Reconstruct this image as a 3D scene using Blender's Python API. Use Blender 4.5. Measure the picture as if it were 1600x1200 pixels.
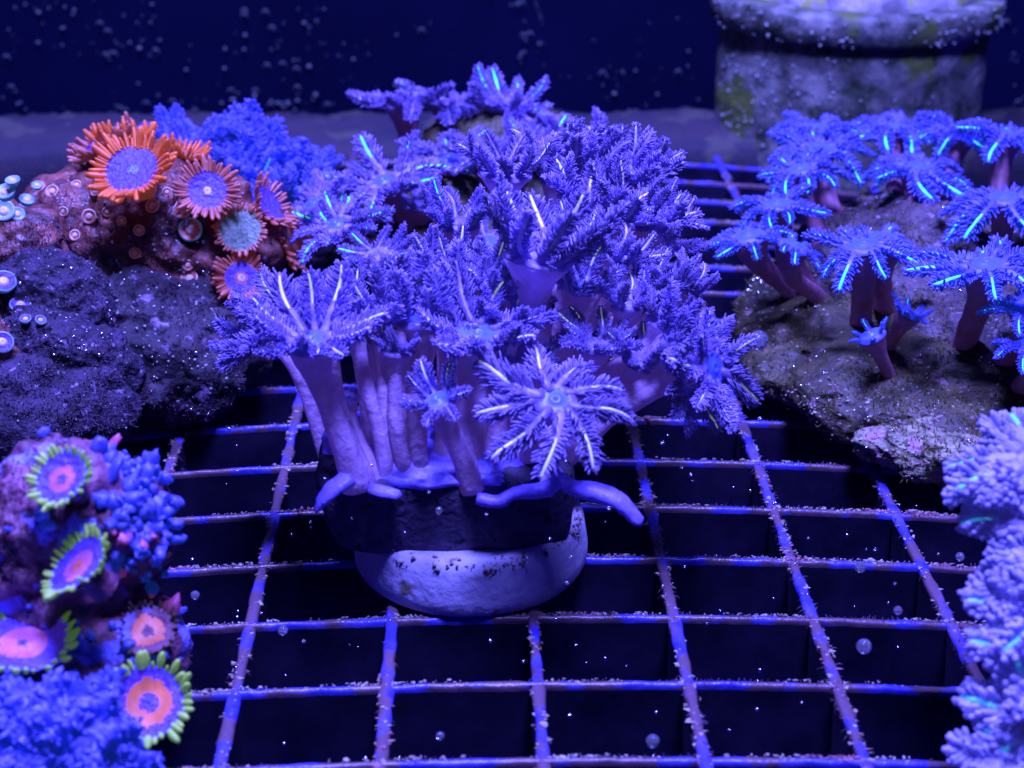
import bpy, math, random
import numpy as np
from mathutils import Vector, Matrix, noise
from mathutils.bvhtree import BVHTree

U = 0.01                      # all coordinates below are centimetres
S = bpy.context.scene
C = S.collection
for o in list(bpy.data.objects): bpy.data.objects.remove(o)
R = random.Random(7)

# ------------------------------------------------------------------ camera
H, TH, YAW, F = 9.25, math.radians(25), math.radians(1.6), 2445.0
cam = bpy.data.cameras.new('camera'); co = bpy.data.objects.new('camera', cam); C.objects.link(co)
co.location = (0, 0, H*U)
co.rotation_euler = (math.radians(90)-TH, 0, -YAW)
cam.sensor_width = 36; cam.lens = 36*F/1600
cam.clip_start = 0.005; cam.clip_end = 5
cam.dof.use_dof = True; cam.dof.focus_distance = 18.2*U; cam.dof.aperture_fstop = 41
S.camera = co
Rm = co.rotation_euler.to_matrix()
RT, UP, BK = Rm.col[0].copy(), Rm.col[1].copy(), Rm.col[2].copy()   # right, up, towards the camera
CAM = Vector((0, 0, H))
def ray(px, py): return (RT*((px-800)/F) + UP*((600-py)/F) - BK).normalized()
def pt(px, py, Y):                      # the point seen at (px, py) at distance Y from the front glass
    d = ray(px, py); return CAM + d*(Y/d.y)
def cdir(r, u, b): return (RT*r + UP*u + BK*b).normalized()

# ------------------------------------------------------------------ world, lamps, exposure
w = bpy.data.worlds.new('World'); S.world = w; w.use_nodes = True
w.node_tree.nodes['Background'].inputs[0].default_value = (0.06, 0.07, 1.0, 1)
w.node_tree.nodes['Background'].inputs[1].default_value = 0.05
def lamp(name, loc, to, size, energy, col):
    l = bpy.data.lights.new(name, 'AREA'); l.shape = 'DISK'; l.size = size*U; l.energy = energy; l.color = col
    o = bpy.data.objects.new(name, l); C.objects.link(o)
    o.location = Vector(loc)*U
    o.rotation_euler = (Vector(to)-Vector(loc)).to_track_quat('-Z', 'Y').to_euler()
    return o
BLUE = (0.185, 0.18, 1.0)
lamp('reef_lamp', (-6, 23, 44), (1, 19, 0), 6, 7.5, BLUE)
lamp('reef_lamp', (5, 6, 40), (1, 16, 1), 9, 6.8, BLUE)
S.view_settings.view_transform = 'Standard'; S.view_settings.look = 'None'
S.view_settings.exposure = 0; S.view_settings.gamma = 1

# ------------------------------------------------------------------ materials
def mat(name, c1, c2=None, scale=600, rough=.5, emit=None, es=0, bump=0, bscale=1500, transl=0, spots=None, spec=.5, c3=None, vary=0, evary=0):
    m = bpy.data.materials.new(name); m.use_nodes = True; nt = m.node_tree; N = nt.nodes; L = nt.links
    b = N['Principled BSDF']; b.inputs['Roughness'].default_value = rough
    b.inputs['Specular IOR Level'].default_value = spec
    g = N.new('ShaderNodeNewGeometry')
    col = None
    if c2 is None: b.inputs['Base Color'].default_value = (*c1, 1)
    else:
        n = N.new('ShaderNodeTexNoise'); n.inputs['Scale'].default_value = scale; n.inputs['Detail'].default_value = 6
        n.inputs['Roughness'].default_value = .65
        L.new(g.outputs['Position'], n.inputs['Vector'])
        r = N.new('ShaderNodeValToRGB'); r.color_ramp.elements[0].position = .36; r.color_ramp.elements[1].position = .64
        r.color_ramp.elements[0].color = (*c1, 1); r.color_ramp.elements[1].color = (*c2, 1)
        if c3:
            e = r.color_ramp.elements.new(.5); e.color = (*c3, 1)
        L.new(n.outputs['Fac'], r.inputs[0]); col = r.outputs[0]
        if spots:
            n2 = N.new('ShaderNodeTexNoise'); n2.inputs['Scale'].default_value = spots[1]; n2.inputs['Detail'].default_value = 4
            L.new(g.outputs['Position'], n2.inputs['Vector'])
            r2 = N.new('ShaderNodeValToRGB'); r2.color_ramp.elements[0].position = spots[2]; r2.color_ramp.elements[1].position = spots[2]+.06
            L.new(n2.outputs['Fac'], r2.inputs[0])
            mx = N.new('ShaderNodeMix'); mx.data_type = 'RGBA'; mx.inputs[7].default_value = (*spots[0], 1)
            L.new(r2.outputs[0], mx.inputs[0]); L.new(col, mx.inputs[6]); col = mx.outputs[2]
        L.new(col, b.inputs['Base Color'])
    if vary and col:
        oi = N.new('ShaderNodeObjectInfo'); mr = N.new('ShaderNodeMapRange'); mr.inputs[3].default_value = 1-vary; mr.inputs[4].default_value = 1+vary
        hs = N.new('ShaderNodeHueSaturation'); L.new(oi.outputs['Random'], mr.inputs[0]); L.new(mr.outputs[0], hs.inputs['Value'])
        hs.inputs['Saturation'].default_value = 1.0
        L.new(col, hs.inputs['Color']); col = hs.outputs[0]; L.new(col, b.inputs['Base Color'])
    if emit:
        b.inputs['Emission Color'].default_value = (*emit, 1); b.inputs['Emission Strength'].default_value = es
        if evary:
            oi2 = N.new('ShaderNodeObjectInfo'); m2 = N.new('ShaderNodeMapRange'); m2.inputs[3].default_value = es*(1-evary); m2.inputs[4].default_value = es*(1+evary*.6)
            n5 = N.new('ShaderNodeTexNoise'); n5.inputs['Scale'].default_value = 500; L.new(g.outputs['Position'], n5.inputs['Vector'])
            m3 = N.new('ShaderNodeMath'); m3.operation = 'MULTIPLY'; m4 = N.new('ShaderNodeMapRange'); m4.inputs[1].default_value = .3; m4.inputs[2].default_value = .6; m4.inputs[3].default_value = .25; m4.inputs[4].default_value = 1.2
            L.new(n5.outputs['Fac'], m4.inputs[0]); L.new(oi2.outputs['Random'], m2.inputs[0]); L.new(m2.outputs[0], m3.inputs[0]); L.new(m4.outputs[0], m3.inputs[1])
            L.new(m3.outputs[0], b.inputs['Emission Strength'])
    if bump:
        n3 = N.new('ShaderNodeTexNoise'); n3.inputs['Scale'].default_value = bscale; n3.inputs['Detail'].default_value = 5
        L.new(g.outputs['Position'], n3.inputs['Vector'])
        bp = N.new('ShaderNodeBump'); bp.inputs['Strength'].default_value = bump; bp.inputs['Distance'].default_value = .0006
        L.new(n3.outputs['Fac'], bp.inputs['Height']); L.new(bp.outputs[0], b.inputs['Normal'])
    if transl:
        t = N.new('ShaderNodeBsdfTranslucent')
        if col: L.new(col, t.inputs[0])
        else: t.inputs[0].default_value = (*c1, 1)
        ms = N.new('ShaderNodeMixShader'); ms.inputs[0].default_value = transl
        out = N['Material Output']
        L.new(b.outputs[0], ms.inputs[1]); L.new(t.outputs[0], ms.inputs[2]); L.new(ms.outputs[0], out.inputs[0])
    return m

M = {}
M['purple'] = mat('violet_coral_flesh', (.15, .11, .36), (.46, .36, .88), 700, .40, transl=.35, emit=(.12, .09, 1), es=.04, vary=.28)
M['blue'] = mat('blue_coral_flesh', (.08, .07, .45), (.2, .2, .95), 900, .45, transl=.3, emit=(.03, .16, 1), es=.09, vary=.25)
M['stalk'] = mat('coral_stalk', (.36, .24, .40), (.60, .42, .72), 350, .5, transl=.45, bump=.9, bscale=700, emit=(.24, .12, .9), es=.13, vary=.2)
M['brownstalk'] = mat('coral_stalk_brown', (.34, .13, .16), (.40, .2, .34), 300, .5, transl=.3, bump=.25, bscale=900, emit=(.2, .08, .5), es=.03)
M['mat'] = mat('coral_mat', (.14, .10, .62), (.25, .2, .95), 500, .45, bump=.3, emit=(.06, .03, 1), es=.06)
M['cream'] = mat('cream_rachis', (.6, .6, .45), rough=.4, emit=(.75, .95, .55), es=.30, evary=.7)
M['cyan'] = mat('cyan_rachis', (.08, .9, .15), rough=.4, emit=(.03, .8, .55), es=.9, evary=.4)
M['pale'] = mat('pale_rachis', (.5, .45, .8), rough=.4, emit=(.62, .62, .6), es=.24, evary=.8)
M['lav'] = mat('lavender_coral_flesh', (.17, .12, .38), (.52, .42, .9), 700, .40, transl=.42, emit=(.14, .11, 1), es=.035, vary=.25)
M['lilac'] = mat('lilac_coral_flesh', (.25, .24, .5), (.6, .55, .9), 500, .5, transl=.4, emit=(.14, .14, 1), es=.08, vary=.15)
M['teal'] = mat('teal_rachis', (.15, .6, .7), rough=.4, emit=(.03, .4, .75), es=.45)
M['mouth'] = mat('coral_mouth', (.08, .12, .8), rough=.4, emit=(.03, .08, 1), es=.08)
M['plastic'] = mat('blue_white_plastic', (.03, .03, .42), (.09, .08, .5), 250, .3, bump=.2, spots=((.11, .065, .09), 170, .46))
M['crust'] = mat('pale_crust', (.14, .10, .10), (.42, .38, .28), 700, .7)
M['crust_red'] = mat('pink_crust', (.14, .05, .07), (.34, .16, .18), 300, .7)
M['floor'] = mat('dark_floor', (.002, .003, .16), rough=.9, spec=0)
M['wall'] = mat('dark_back_wall', (.0012, .0022, .016), (.002, .0035, .024), 20, rough=.8, spec=.05)
M['shade_film'] = mat('shade_darkened_algae_film', (.004, .004, .022), (.022, .017, .05), 120, .8, spec=.1)  # bar side walls: algae film coloured near black to paint in their shade
M['beam'] = mat('algae_beam', (.009, .011, .024), (.034, .024, .034), 60, .8, bump=.5, spots=((.05, .05, .04), 90, .55))
M['pipe'] = mat('algae_pipe', (.02, .04, .015), (.26, .28, .22), 160, .7, bump=.8, bscale=500, spots=((.10, .15, .02), 70, .54), c3=(.12, .13, .11))
M['pipetop'] = mat('pale_pipe_top', (.1, .1, .1), (.5, .5, .5), 120, .6, bump=.5, spots=((.3, .36, .06), 130, .56))
M['rock'] = mat('live_rock', (.014, .010, .014), (.08, .055, .06), 190, .6, bump=1, bscale=900, spots=((.2, .15, .2), 600, .62))
M['rockred'] = mat('brown_red_rock', (.04, .014, .014), (.30, .10, .07), 220, .5, bump=.9, bscale=800, spots=((.30, .24, .30), 350, .62))
M['rockdark'] = mat('dark_speckled_rock', (.003, .002, .007), (.04, .024, .06), 420, .75, bump=1, bscale=1300, spots=((.20, .15, .22), 900, .63))
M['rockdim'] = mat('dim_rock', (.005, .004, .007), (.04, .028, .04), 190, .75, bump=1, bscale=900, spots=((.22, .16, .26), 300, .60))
M['rockgreen'] = mat('olive_rock', (.016, .014, .006), (.09, .08, .025), 120, .6, bump=.9, bscale=700, spots=((.25, .16, .16), 420, .63))
M['rockcrust'] = mat('crusted_rock_rim', (.03, .026, .02), (.34, .34, .17), 500, .6, bump=1, bscale=900, spots=((.32, .18, .22), 300, .60))
M['rockpurple'] = mat('purple_rock', (.06, .015, .03), (.26, .09, .16), 170, .55, bump=.9, bscale=900, spots=((.2, .2, .85), 240, .56))
M['block'] = mat('dark_stone_block', (.05, .04, .09), (.10, .08, .15), 500, .9, spec=.1, bump=.6, bscale=1400, spots=((.02, .02, .03), 700, .62))
M['plug'] = mat('white_ceramic_plug', (.40, .38, .56), (.56, .54, .72), 260, .8, bump=.4, bscale=900, spots=((.20, .17, .12), 330, .66))
M['orange'] = mat('orange_tentacle', (.5, .09, .02), (.85, .22, .04), 500, .45, transl=.2, emit=(1, .2, .06), es=.10)
M['brownorange'] = mat('brown_orange_tentacle', (.28, .08, .06), (.5, .17, .1), 500, .45, emit=(.8, .14, .08), es=.04)
M['bluedisc'] = mat('blue_disc', (.05, .03, .5), (.12, .08, .95), 2200, .5, emit=(.16, .05, 1), es=.14, bump=.8)
M['pink'] = mat('pink_disc', (.35, .08, .22), (.6, .18, .36), 500, .5, emit=(1, .16, .6), es=.07)
M['redpink'] = mat('salmon_disc', (.5, .12, .04), (.75, .2, .07), 500, .5, emit=(1, .2, .2), es=.09)
M['green'] = mat('green_tentacle', (.28, .5, .06), (.5, .7, .12), 300, .5, transl=.2, emit=(.34, .8, .05), es=.10)
M['greyteal'] = mat('grey_teal_disc', (.10, .16, .10), (.2, .28, .18), 1500, .5, emit=(.2, .3, .3), es=.03, bump=.8)
M['palepolyp'] = mat('pale_button', (.5, .4, .3), (.7, .55, .45), 500, .5, emit=(.5, .25, .4), es=.04)
M['palerim'] = mat('pale_blue_rim', (.12, .22, .3), (.3, .45, .5), 500, .45, emit=(.05, .3, .6), es=.10)
M['wallspeck'] = mat('faint_speck', (.12, .15, .14), rough=.5)
M['speck'] = mat('pale_speck', (.28, .33, .3), rough=.25, spec=1)
M['grain'] = mat('grey_green_grain', (.14, .16, .08), (.45, .42, .3), 900, .6)
M['silver'] = mat('silvery_bubble', (.75, .8, .9), rough=.22)
M['silver'].node_tree.nodes['Principled BSDF'].inputs['Metallic'].default_value = 1
M['bubble'] = mat('air_bubble', (.5, .55, .9), rough=.05, spec=1)
b = M['bubble'].node_tree.nodes['Principled BSDF']; b.inputs['Base Color'].default_value = (.9, .95, 1, 1); b.inputs['Transmission Weight'].default_value = .93; b.inputs['IOR'].default_value = 1.3

# ------------------------------------------------------------------ mesh helpers
class MB:
    def __init__(s): s.v = []; s.f = []; s.m = []
    def add(s, vs, fs, m=0):
        k = len(s.v); s.v.extend([tuple(v) for v in vs])
        s.f.extend([tuple(i+k for i in f) for f in fs]); s.m.extend([m]*len(fs))
    def tube(s, pts, rad, n=6, m=0, cap0=True, cap1=True, flat=1.0, jit=0):
        pts = [Vector(p) for p in pts]; vs = []; fs = []
        t = (pts[1]-pts[0]).normalized()
        a = t.orthogonal().normalized() if abs(t.z) > .9 else t.cross(Vector((0, 0, 1))).normalized()
        jk = [1+R.uniform(-2.2, 2.2)*jit for _ in range(n)] if jit else [1]*n
        for i, p in enumerate(pts):
            t = (pts[min(i+1, len(pts)-1)]-pts[max(i-1, 0)]).normalized()
            a = (a - t*a.dot(t)).normalized(); b = t.cross(a)
            for k in range(n):
                q = 2*math.pi*k/n
                r = rad[i]*jk[k]*(1+(R.uniform(-jit, jit) if jit else 0))
                vs.append(p + a*(math.cos(q)*r) + b*(math.sin(q)*r*flat))
        for i in range(len(pts)-1):
            for k in range(n):
                k2 = (k+1) % n
                fs.append((i*n+k, i*n+k2, (i+1)*n+k2, (i+1)*n+k))
        if cap0: fs.append(tuple(range(n-1, -1, -1)))
        if cap1:
            e = len(pts)-1; tip = len(vs)
            d = (pts[-1]-pts[-2]).normalized()
            vs.append(pts[-1]+d*rad[-1]*.7)
            for k in range(n): fs.append((e*n+k, e*n+(k+1) % n, tip))
        s.add(vs, fs, m)
    def ball(s, c, r, nu=8, nv=5, m=0, jit=0, sq=(1, 1, 1)):
        vs = []; fs = []
        c = Vector(c)
        for j in range(1, nv):
            ph = math.pi*j/nv
            for i in range(nu):
                th = 2*math.pi*i/nu; q = r*(1+R.uniform(-jit, jit))
                vs.append(c+Vector((math.sin(ph)*math.cos(th)*q*sq[0], math.sin(ph)*math.sin(th)*q*sq[1], math.cos(ph)*q*sq[2])))
        for j in range(nv-2):
            for i in range(nu):
                i2 = (i+1) % nu
                fs.append((j*nu+i, (j+1)*nu+i, (j+1)*nu+i2, j*nu+i2))
        k = len(vs); vs.append(c+Vector((0, 0, r*sq[2]))); vs.append(c-Vector((0, 0, r*sq[2])))
        for i in range(nu):
            i2 = (i+1) % nu; fs.append((k, i, i2)); fs.append((k+1, (nv-2)*nu+i2, (nv-2)*nu+i))
        s.add(vs, fs, m)
    def lathe(s, prof, n=48, m=0, c=(0, 0, 0), wob=0, seed=0):
        vs = []; fs = []
        for (r, z) in prof:
            for k in range(n):
                a = 2*math.pi*k/n
                q = r*(1+wob*noise.noise(Vector((math.cos(a)*2+seed, math.sin(a)*2, z*2))))
                vs.append((c[0]+math.cos(a)*q, c[1]+math.sin(a)*q, c[2]+z))
        for i in range(len(prof)-1):
            for k in range(n):
                k2 = (k+1) % n; fs.append((i*n+k, i*n+k2, (i+1)*n+k2, (i+1)*n+k))
        s.add(vs, fs, m)
def mesh(name, mb, mats, scale=1.0, smooth=True, off=(0, 0, 0)):
    me = bpy.data.meshes.new(name)
    v = (np.array(mb.v, dtype=float)-np.array(off))*scale
    me.from_pydata([tuple(x) for x in v], [], mb.f)
    for m in (mats if isinstance(mats, (list, tuple)) else [mats]): me.materials.append(m)
    me.polygons.foreach_set('material_index', mb.m)
    if smooth: me.polygons.foreach_set('use_smooth', [True]*len(mb.f))
    me.update(); return me
def put(name, me, parent=None, loc=None, mtx=None, kind=None):
    o = bpy.data.objects.new(name, me); C.objects.link(o)
    if parent is not None: o.parent = parent
    if mtx is not None: o.matrix_local = mtx
    elif loc is not None: o.location = Vector(loc)*U
    if kind: o['kind'] = kind
    return o
def part(name, mb, mats, root, kind=None, smooth=True, label=None):   # mesh given in place coordinates, hung on a root
    off = tuple(c/U for c in root.location) if root is not None else (0, 0, 0)
    o = put(name, mesh(name, mb, mats, U, smooth, off), root, kind=kind)
    if label: o['label'] = label
    return o
def thing(name, label, cat, loc=(0, 0, 0), group=None):
    o = bpy.data.objects.new(name, None); C.objects.link(o); o.empty_display_size = .005
    o.location = Vector(loc)*U; o['label'] = label; o['category'] = cat
    if group: o['group'] = group
    return o
def frame(x, z, loc, s):                # matrix with local x and z axes, location cm, uniform scale s (already metres)
    x = x.normalized(); y = z.cross(x).normalized(); z2 = x.cross(y).normalized()
    m = Matrix(((x.x, y.x, z2.x), (x.y, y.y, z2.y), (x.z, y.z, z2.z))).to_4x4()
    if isinstance(s, (int, float)): s = (s, s, s)
    m = m @ Matrix.Diagonal((*s, 1)); m.translation = Vector(loc)*U; return m

# icosphere cache
import bmesh
_ico = {}
def ico(sub):
    if sub not in _ico:
        bm = bmesh.new(); bmesh.ops.create_icosphere(bm, subdivisions=sub, radius=1)
        bm.verts.ensure_lookup_table()
        _ico[sub] = ([v.co.copy() for v in bm.verts], [tuple(v.index for v in f.verts) for f in bm.faces]); bm.free()
    return _ico[sub]
def blob(mb, c, r, amp=.22, fr=1.0, sub=5, m=0, seed=0, ridge=.12, fine=.05, floor=None, tilt=None):
    vs, fs = ico(sub); c = Vector(c); out = []
    T = Matrix.Rotation(tilt[0], 3, tilt[1]) if tilt else None
    for v in vs:
        p = Vector((v.x*r[0], v.y*r[1], v.z*r[2]))
        if T: p = T @ p
        q = p*fr + Vector((seed*7.3, seed*1.7, seed*3.1))
        n = noise.fractal(q*.9, 1.0, 2.0, 3)*amp + noise.turbulence(q*2.6, 3, False)*ridge + noise.noise(q*9)*fine + noise.noise(q*20)*fine*.5
        p = c + p + (p.normalized())*n
        if floor is not None and p.z < floor: p.z = floor + (p.z-floor)*.05
        out.append(p)
    mb.add(out, fs, m)
def bvh(mb): return BVHTree.FromPolygons([Vector(v) for v in mb.v], mb.f)
def hit(tree, px, py, fallback=20):
    d = ray(px, py); l, n, i, dist = tree.ray_cast(CAM, d)
    if l is None: return pt(px, py, fallback), BK.copy()
    return l, n

# ------------------------------------------------------------------ setting: tank floor, back wall, rear ledge
def quad(name, vs, m):
    mb = MB(); mb.add(vs, [(0, 1, 2, 3)]); o = part(name, mb, m, None, 'structure', smooth=False); return o
quad('tank_floor', [(-40, -5, -9), (40, -5, -9), (40, 38.2, -9), (-40, 38.2, -9)], M['floor'])
quad('tank_back_wall', [(-40, 38, -9.1), (40, 38, -9.1), (40, 38, 24), (-40, 38, 24)], M['wall'])
mb = MB()
nx, prof = 700, [(31.4, -2.5), (31.2, -.6), (31.25, -.1), (31.4, .05), (32.2, .15), (33.2, .2), (33.8, .12), (33.9, -1.5)]
vs = []
for i in range(nx+1):
    x = -16+32*i/nx
    for (y, z) in prof:
        n = noise.fractal(Vector((x*.6, y*.9, z)), 1, 2, 4)
        n2 = noise.fractal(Vector((x*4, y*4, z*4)), 1, 2, 3); vs.append((x, y+n*.06+n2*.03, z+n*.10+n2*.05))
k = len(prof)
mb.add(vs, [(i*k+j, (i+1)*k+j, (i+1)*k+j+1, i*k+j+1) for i in range(nx) for j in range(k-1)])
part('tank_rear_ledge', mb, M['beam'], None, 'structure')

# ------------------------------------------------------------------ egg-crate rack
CX, CY, X0, Y0 = 1.5, 1.187, None, None
def arch(x): return -.0075*(x-.25)**2
def rowY(k): return 11.62 + CY*k
colx = []
b0 = CAM.x
g = ray(850, 1195); p3 = CAM+g*(-H/g.z)
X0 = p3.x
rack = thing('egg_crate_rack', 'white plastic egg-crate grid rack crusted with algae under all the corals', 'rack', (0, 20, 0))
tooth = MB(); tooth_r = MB()
def bar(pts_fn, n, thick, depth, seed, along):
    mb = MB(); vs = []
    for i in range(n+1):
        x, y = pts_fn(i/n); z = arch(x)
        q = Vector((x*2.2, y*2.2, seed*3.3))
        a = .012*noise.noise(q*2)+.018*abs(noise.noise(q*6)); tw = thick*(1+.35*noise.noise(q*1.3)+.35*noise.noise(q*6)+.3*noise.noise(q*14))
        sec = [(-tw*.36, -depth), (-tw*.45, -.07), (-tw*.5, -.03+a), (-tw*.3, a), (tw*.3, a*.8), (tw*.5, -.03+a), (tw*.45, -.07), (tw*.36, -depth)]
        for (o, dz) in sec:
            vs.append((x+o, y, z+dz) if along == 'y' else (x, y+o, z+dz))
    m = 8
    fs = [(i*m+j, i*m+j+1, (i+1)*m+j+1, (i+1)*m+j) for i in range(n) for j in range(m-1)]
    if along == 'x': fs = [f[::-1] for f in fs]
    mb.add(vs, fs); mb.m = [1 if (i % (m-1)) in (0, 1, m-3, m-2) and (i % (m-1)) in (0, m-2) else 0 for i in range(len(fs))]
    return mb
for c in range(-6, 7):
    x = X0+CX*c
    part('cross_bar', bar(lambda t: (x, 9.3+22*t), 160, .125, 1.05, c, 'y'), [M['plastic'], M['shade_film']], rack)
for r_ in range(-2, 17):
    y = rowY(r_)
    part('cross_bar', bar(lambda t: (X0-9.2+18.4*t, y), 180,   .075, 1.0, r_+40, 'x'), [M['plastic'], M['shade_film']], rack)
def tuft(mbx, x, y, z, s):
    mbx.ball((x, y, z), s, 5, 4, jit=.6, sq=(R.uniform(.5, 2.4), R.uniform(.5, 1.8), R.uniform(.4, 1.4)))
for r_ in range(-1, 15):
    y = rowY(r_); x = X0-7
    while x < X0+8:
        x += R.uniform(.008, .03)
        d = noise.noise(Vector((x*.7, y*1.7, 3)))+.35*noise.noise(Vector((x*3, y*3, 9)))
        if d+R.uniform(-.25, .3) > .02:
            big = R.random() < .03
            tuft(tooth_r if d > .33 and R.random() < .7 else tooth, x, y+R.uniform(.0, .07), arch(x)+.0, R.uniform(.006, .014)*(1.8 if big else 1)*(1.5 if d > .3 else 1))
for c in range(-5, 6):
    x = X0+CX*c; y = 10
    while y < 31:
        y += R.uniform(.01, .04)
        d = noise.noise(Vector((x*1.7, y*.6, 5)))+.35*noise.noise(Vector((x*3, y*3, 2)))
        if d+R.uniform(-.3, .3)+(.2 if c > 0 else 0) > .0:
            big = R.random() < .05
            tuft(tooth_r if d > .1 and R.random() < .6 else tooth, x+R.uniform(-.08, .08), y, arch(x)+.005-abs(R.gauss(0, .02)), R.uniform(.007, .018)*(1.8 if big else 1))
part('algae_crust', tooth, M['crust'], rack, 'stuff', smooth=False)
part('pink_crust', tooth_r, M['crust_red'], rack, 'stuff', smooth=False)

# ------------------------------------------------------------------ standpipe
PYc, PR = 33.0, 2.90
PX = pt(1327, 100, PYc).x
zt = pt(1327, 30, PYc-PR-.1).z          # height of the cap's front rim
pipe = thing('standpipe', 'broad algae-covered grey overflow pipe with a collar at the back right', 'pipe', (PX, PYc, -9))
mb = MB(); mb.lathe([(PR-.1, -9), (PR-.1, zt-.6), (PR-.05, zt-.5)], 96, c=(PX, PYc, 0), wob=.005)
rows = 70; pv = MB()
prf = [(PR-.1, -1+(zt+.45)*i/rows) for i in range(rows+1)]
pv.lathe(prf, 160, c=(PX, PYc, 0), wob=.006, seed=3)
pv.v = [((x-PX)*(1+.006*noise.fractal(Vector((x*1.8, y*1.8, z*1.8)), 1, 2, 4))+PX, (y-PYc)*(1+.006*noise.fractal(Vector((x*1.8, y*1.8, z*1.8)), 1, 2, 4))+PYc, z) for x, y, z in pv.v]
part('pipe_body', pv, M['pipe'], pipe)
mb = MB(); mb.lathe([(PR-.2, zt-.62), (PR+.02, zt-.60), (PR+.09, zt-.55), (PR+.12, zt-.1), (PR+.06, zt), (PR-.25, zt+.02), (PR-.3, zt-.06), (PR-.42, zt-.06), (PR-.46, zt+.02)], 160, c=(PX, PYc, 0), wob=.006, seed=8)
part('collar', mb, M['pipe'], pipe)
mb = MB(); mb.lathe([(PR-.46, zt-.1), (PR-.50, zt+.22), (PR-.6, zt+.28), (PR-1.1, zt+.25), (PR-1.2, zt+.1), (0.02, zt+.06)], 120, c=(PX, PYc, 0), wob=.02, seed=2)
part('cap', mb, M['pipetop'], pipe)
mb = MB()
for i in range(620):
    a = R.uniform(math.pi*1.02, math.pi*1.98); z = R.uniform(-.5, zt+.05)
    u = (a-math.pi)/math.pi
    if z < zt-.6 and R.random() > (1.1-1.5*u): continue
    if z > zt-.6: r0 = PR+.12
    else: r0 = PR-.1
    s = R.uniform(.010, .034)
    mb.ball((PX+math.cos(a)*r0, PYc+math.sin(a)*r0, z), s, 6, 4, jit=.45, sq=(1, 1, R.uniform(.8, 1.7)))
part('speckle', mb, M['speck'], pipe, 'stuff')

# specks on the back wall
mb = MB()
def specks(n, x0, x1, y0, y1, s0=.012, s1=.042):
    for _ in range(n):
        px, py = R.uniform(x0, x1), R.uniform(y0, y1)
        p = pt(px, py, 37.93)
        if R.random() < .15:
            sg = R.choice((-1, 1)); q = [p+Vector((t*.3*sg, -.02, .12*math.sin(t*5))) for t in (0, .2, .4, .6)]
            mb.tube(q, [.012, .018, .016, .01], 5)
        else: mb.ball(p, R.uniform(s0, s1)*R.choice((.4, .6, 1)), 7, 5, jit=.3, sq=(R.uniform(.6, 1.5), 1, R.uniform(.6, 1.4)))
specks(60, 0, 250, -10, 90); specks(45, 0, 360, 60, 220); specks(35, 350, 520, 10, 110); specks(22, 420, 560, 60, 170)
specks(22, 330, 500, 145, 172, .03, .06); specks(30, 930, 1095, 100, 190); specks(22, 560, 1095, -5, 140, .02, .04)
specks(14, 1560, 1600, 20, 190); specks(25, 810, 850, 0, 110, .02, .04); specks(12, 0, 60, 160, 215)
o = part('calcareous_specks', mb, M['wallspeck'], None, 'stuff'); o['label'] = 'small pale tube worm specks scattered over the dark tank back wall'; o['category'] = 'specks'

# ------------------------------------------------------------------ pinnate tentacles (unit length along +x)
def tentacle(bend, lat, stripe, thick=1.0, npin=19, width=.29, rows=3, seed=0, club=False, pr=.020):
    rr = random.Random(seed); mb = MB()
    def P(t):
        a = bend*t
        # arc of constant curvature
        if abs(bend) < 1e-3: x, z = t, 0
        else: x, z = math.sin(a)/bend, (1-math.cos(a))/bend
        return Vector((x, lat*t*t+.03*math.sin(5*t+seed), z+.025*math.sin(7*t+seed*2)))
    n = 12
    pts = [P(i/n) for i in range(n+1)]
    mb.tube(pts, [(.065*(1-t/n)**.7+.022)*thick for t in range(n+1)], 6, 0, flat=.8)
    if stripe:
        t0 = .22+rr.uniform(0, .25); t1 = .90+rr.uniform(0, .1)
        m_ = 7; sp = []
        for i in range(m_+1):
            t = t0+(t1-t0)*i/m_; a = bend*t
            sp.append(P(t)+Vector((-math.sin(a), 0, math.cos(a)))*.022*thick)
        mb.tube(sp, [(.005+.024*math.sin(math.pi*(.08+.84*i/m_))**.6)*thick for i in range(m_+1)], 6, 1)
    for k in range(npin):
        t = .12+.86*(k+.5)/npin
        p = P(t); a = bend*t
        fw = Vector((math.cos(a), 2*lat*t, math.sin(a))).normalized(); nz = Vector((-math.sin(a), 0, math.cos(a)))
        sd = nz.cross(fw).normalized()
        wd = width*(.35+.65*math.sin(math.pi*min(1, (t*.85+.12)))**.7)*(1 if t < .85 else .8)
        for s in (-1, 1):
            for q in range(rows):
                el = (.10, .8, -.5)[q]+rr.uniform(-.35, .35); sw = .6+rr.uniform(-.28, .28)+.5*max(0, t-.75)*4*.5
                L = wd*rr.uniform(.75, 1.15)*(1, .85, .75)[q]
                d = (sd*s*math.cos(sw)+fw*math.sin(sw)); d = (d*math.cos(el)+nz*math.sin(el)).normalized()
                d1 = (d+fw*rr.uniform(.0, .35)+nz*rr.uniform(-.1, .3)).normalized(); d2 = (d+nz*rr.uniform(-.2, .8)+fw*rr.uniform(.2, .9)).normalized()
                b0 = p+sd*s*.02*thick
                r0 = pr*thick
                mb.tube([b0, b0+d*L*.35, b0+d*L*.35+d1*L*.33, b0+d*L*.35+d1*L*.33+d2*L*.32], [r0*1.15, r0*1.1, r0*1.0, r0*(1.0 if club else .7)], 4 if not club else 6, 0, cap0=False)
    return mb
TM = {}
def build_set(key, body, stripe, n=5, bends=(.5, .9, -.3, -.8, 1.5), **kw):
    L = []
    for i in range(n):
        bd = bends[i % len(bends)]
        L.append((bd, mesh('tentacle', tentacle(bd, R.uniform(-.3, .3), True, seed=i+11, **kw), [M[body], M[stripe]]),
                  mesh('tentacle', tentacle(bd, R.uniform(-.3, .3), False, seed=i+31, **kw), [M[body], M[stripe]])))
    TM[key] = L
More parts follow.
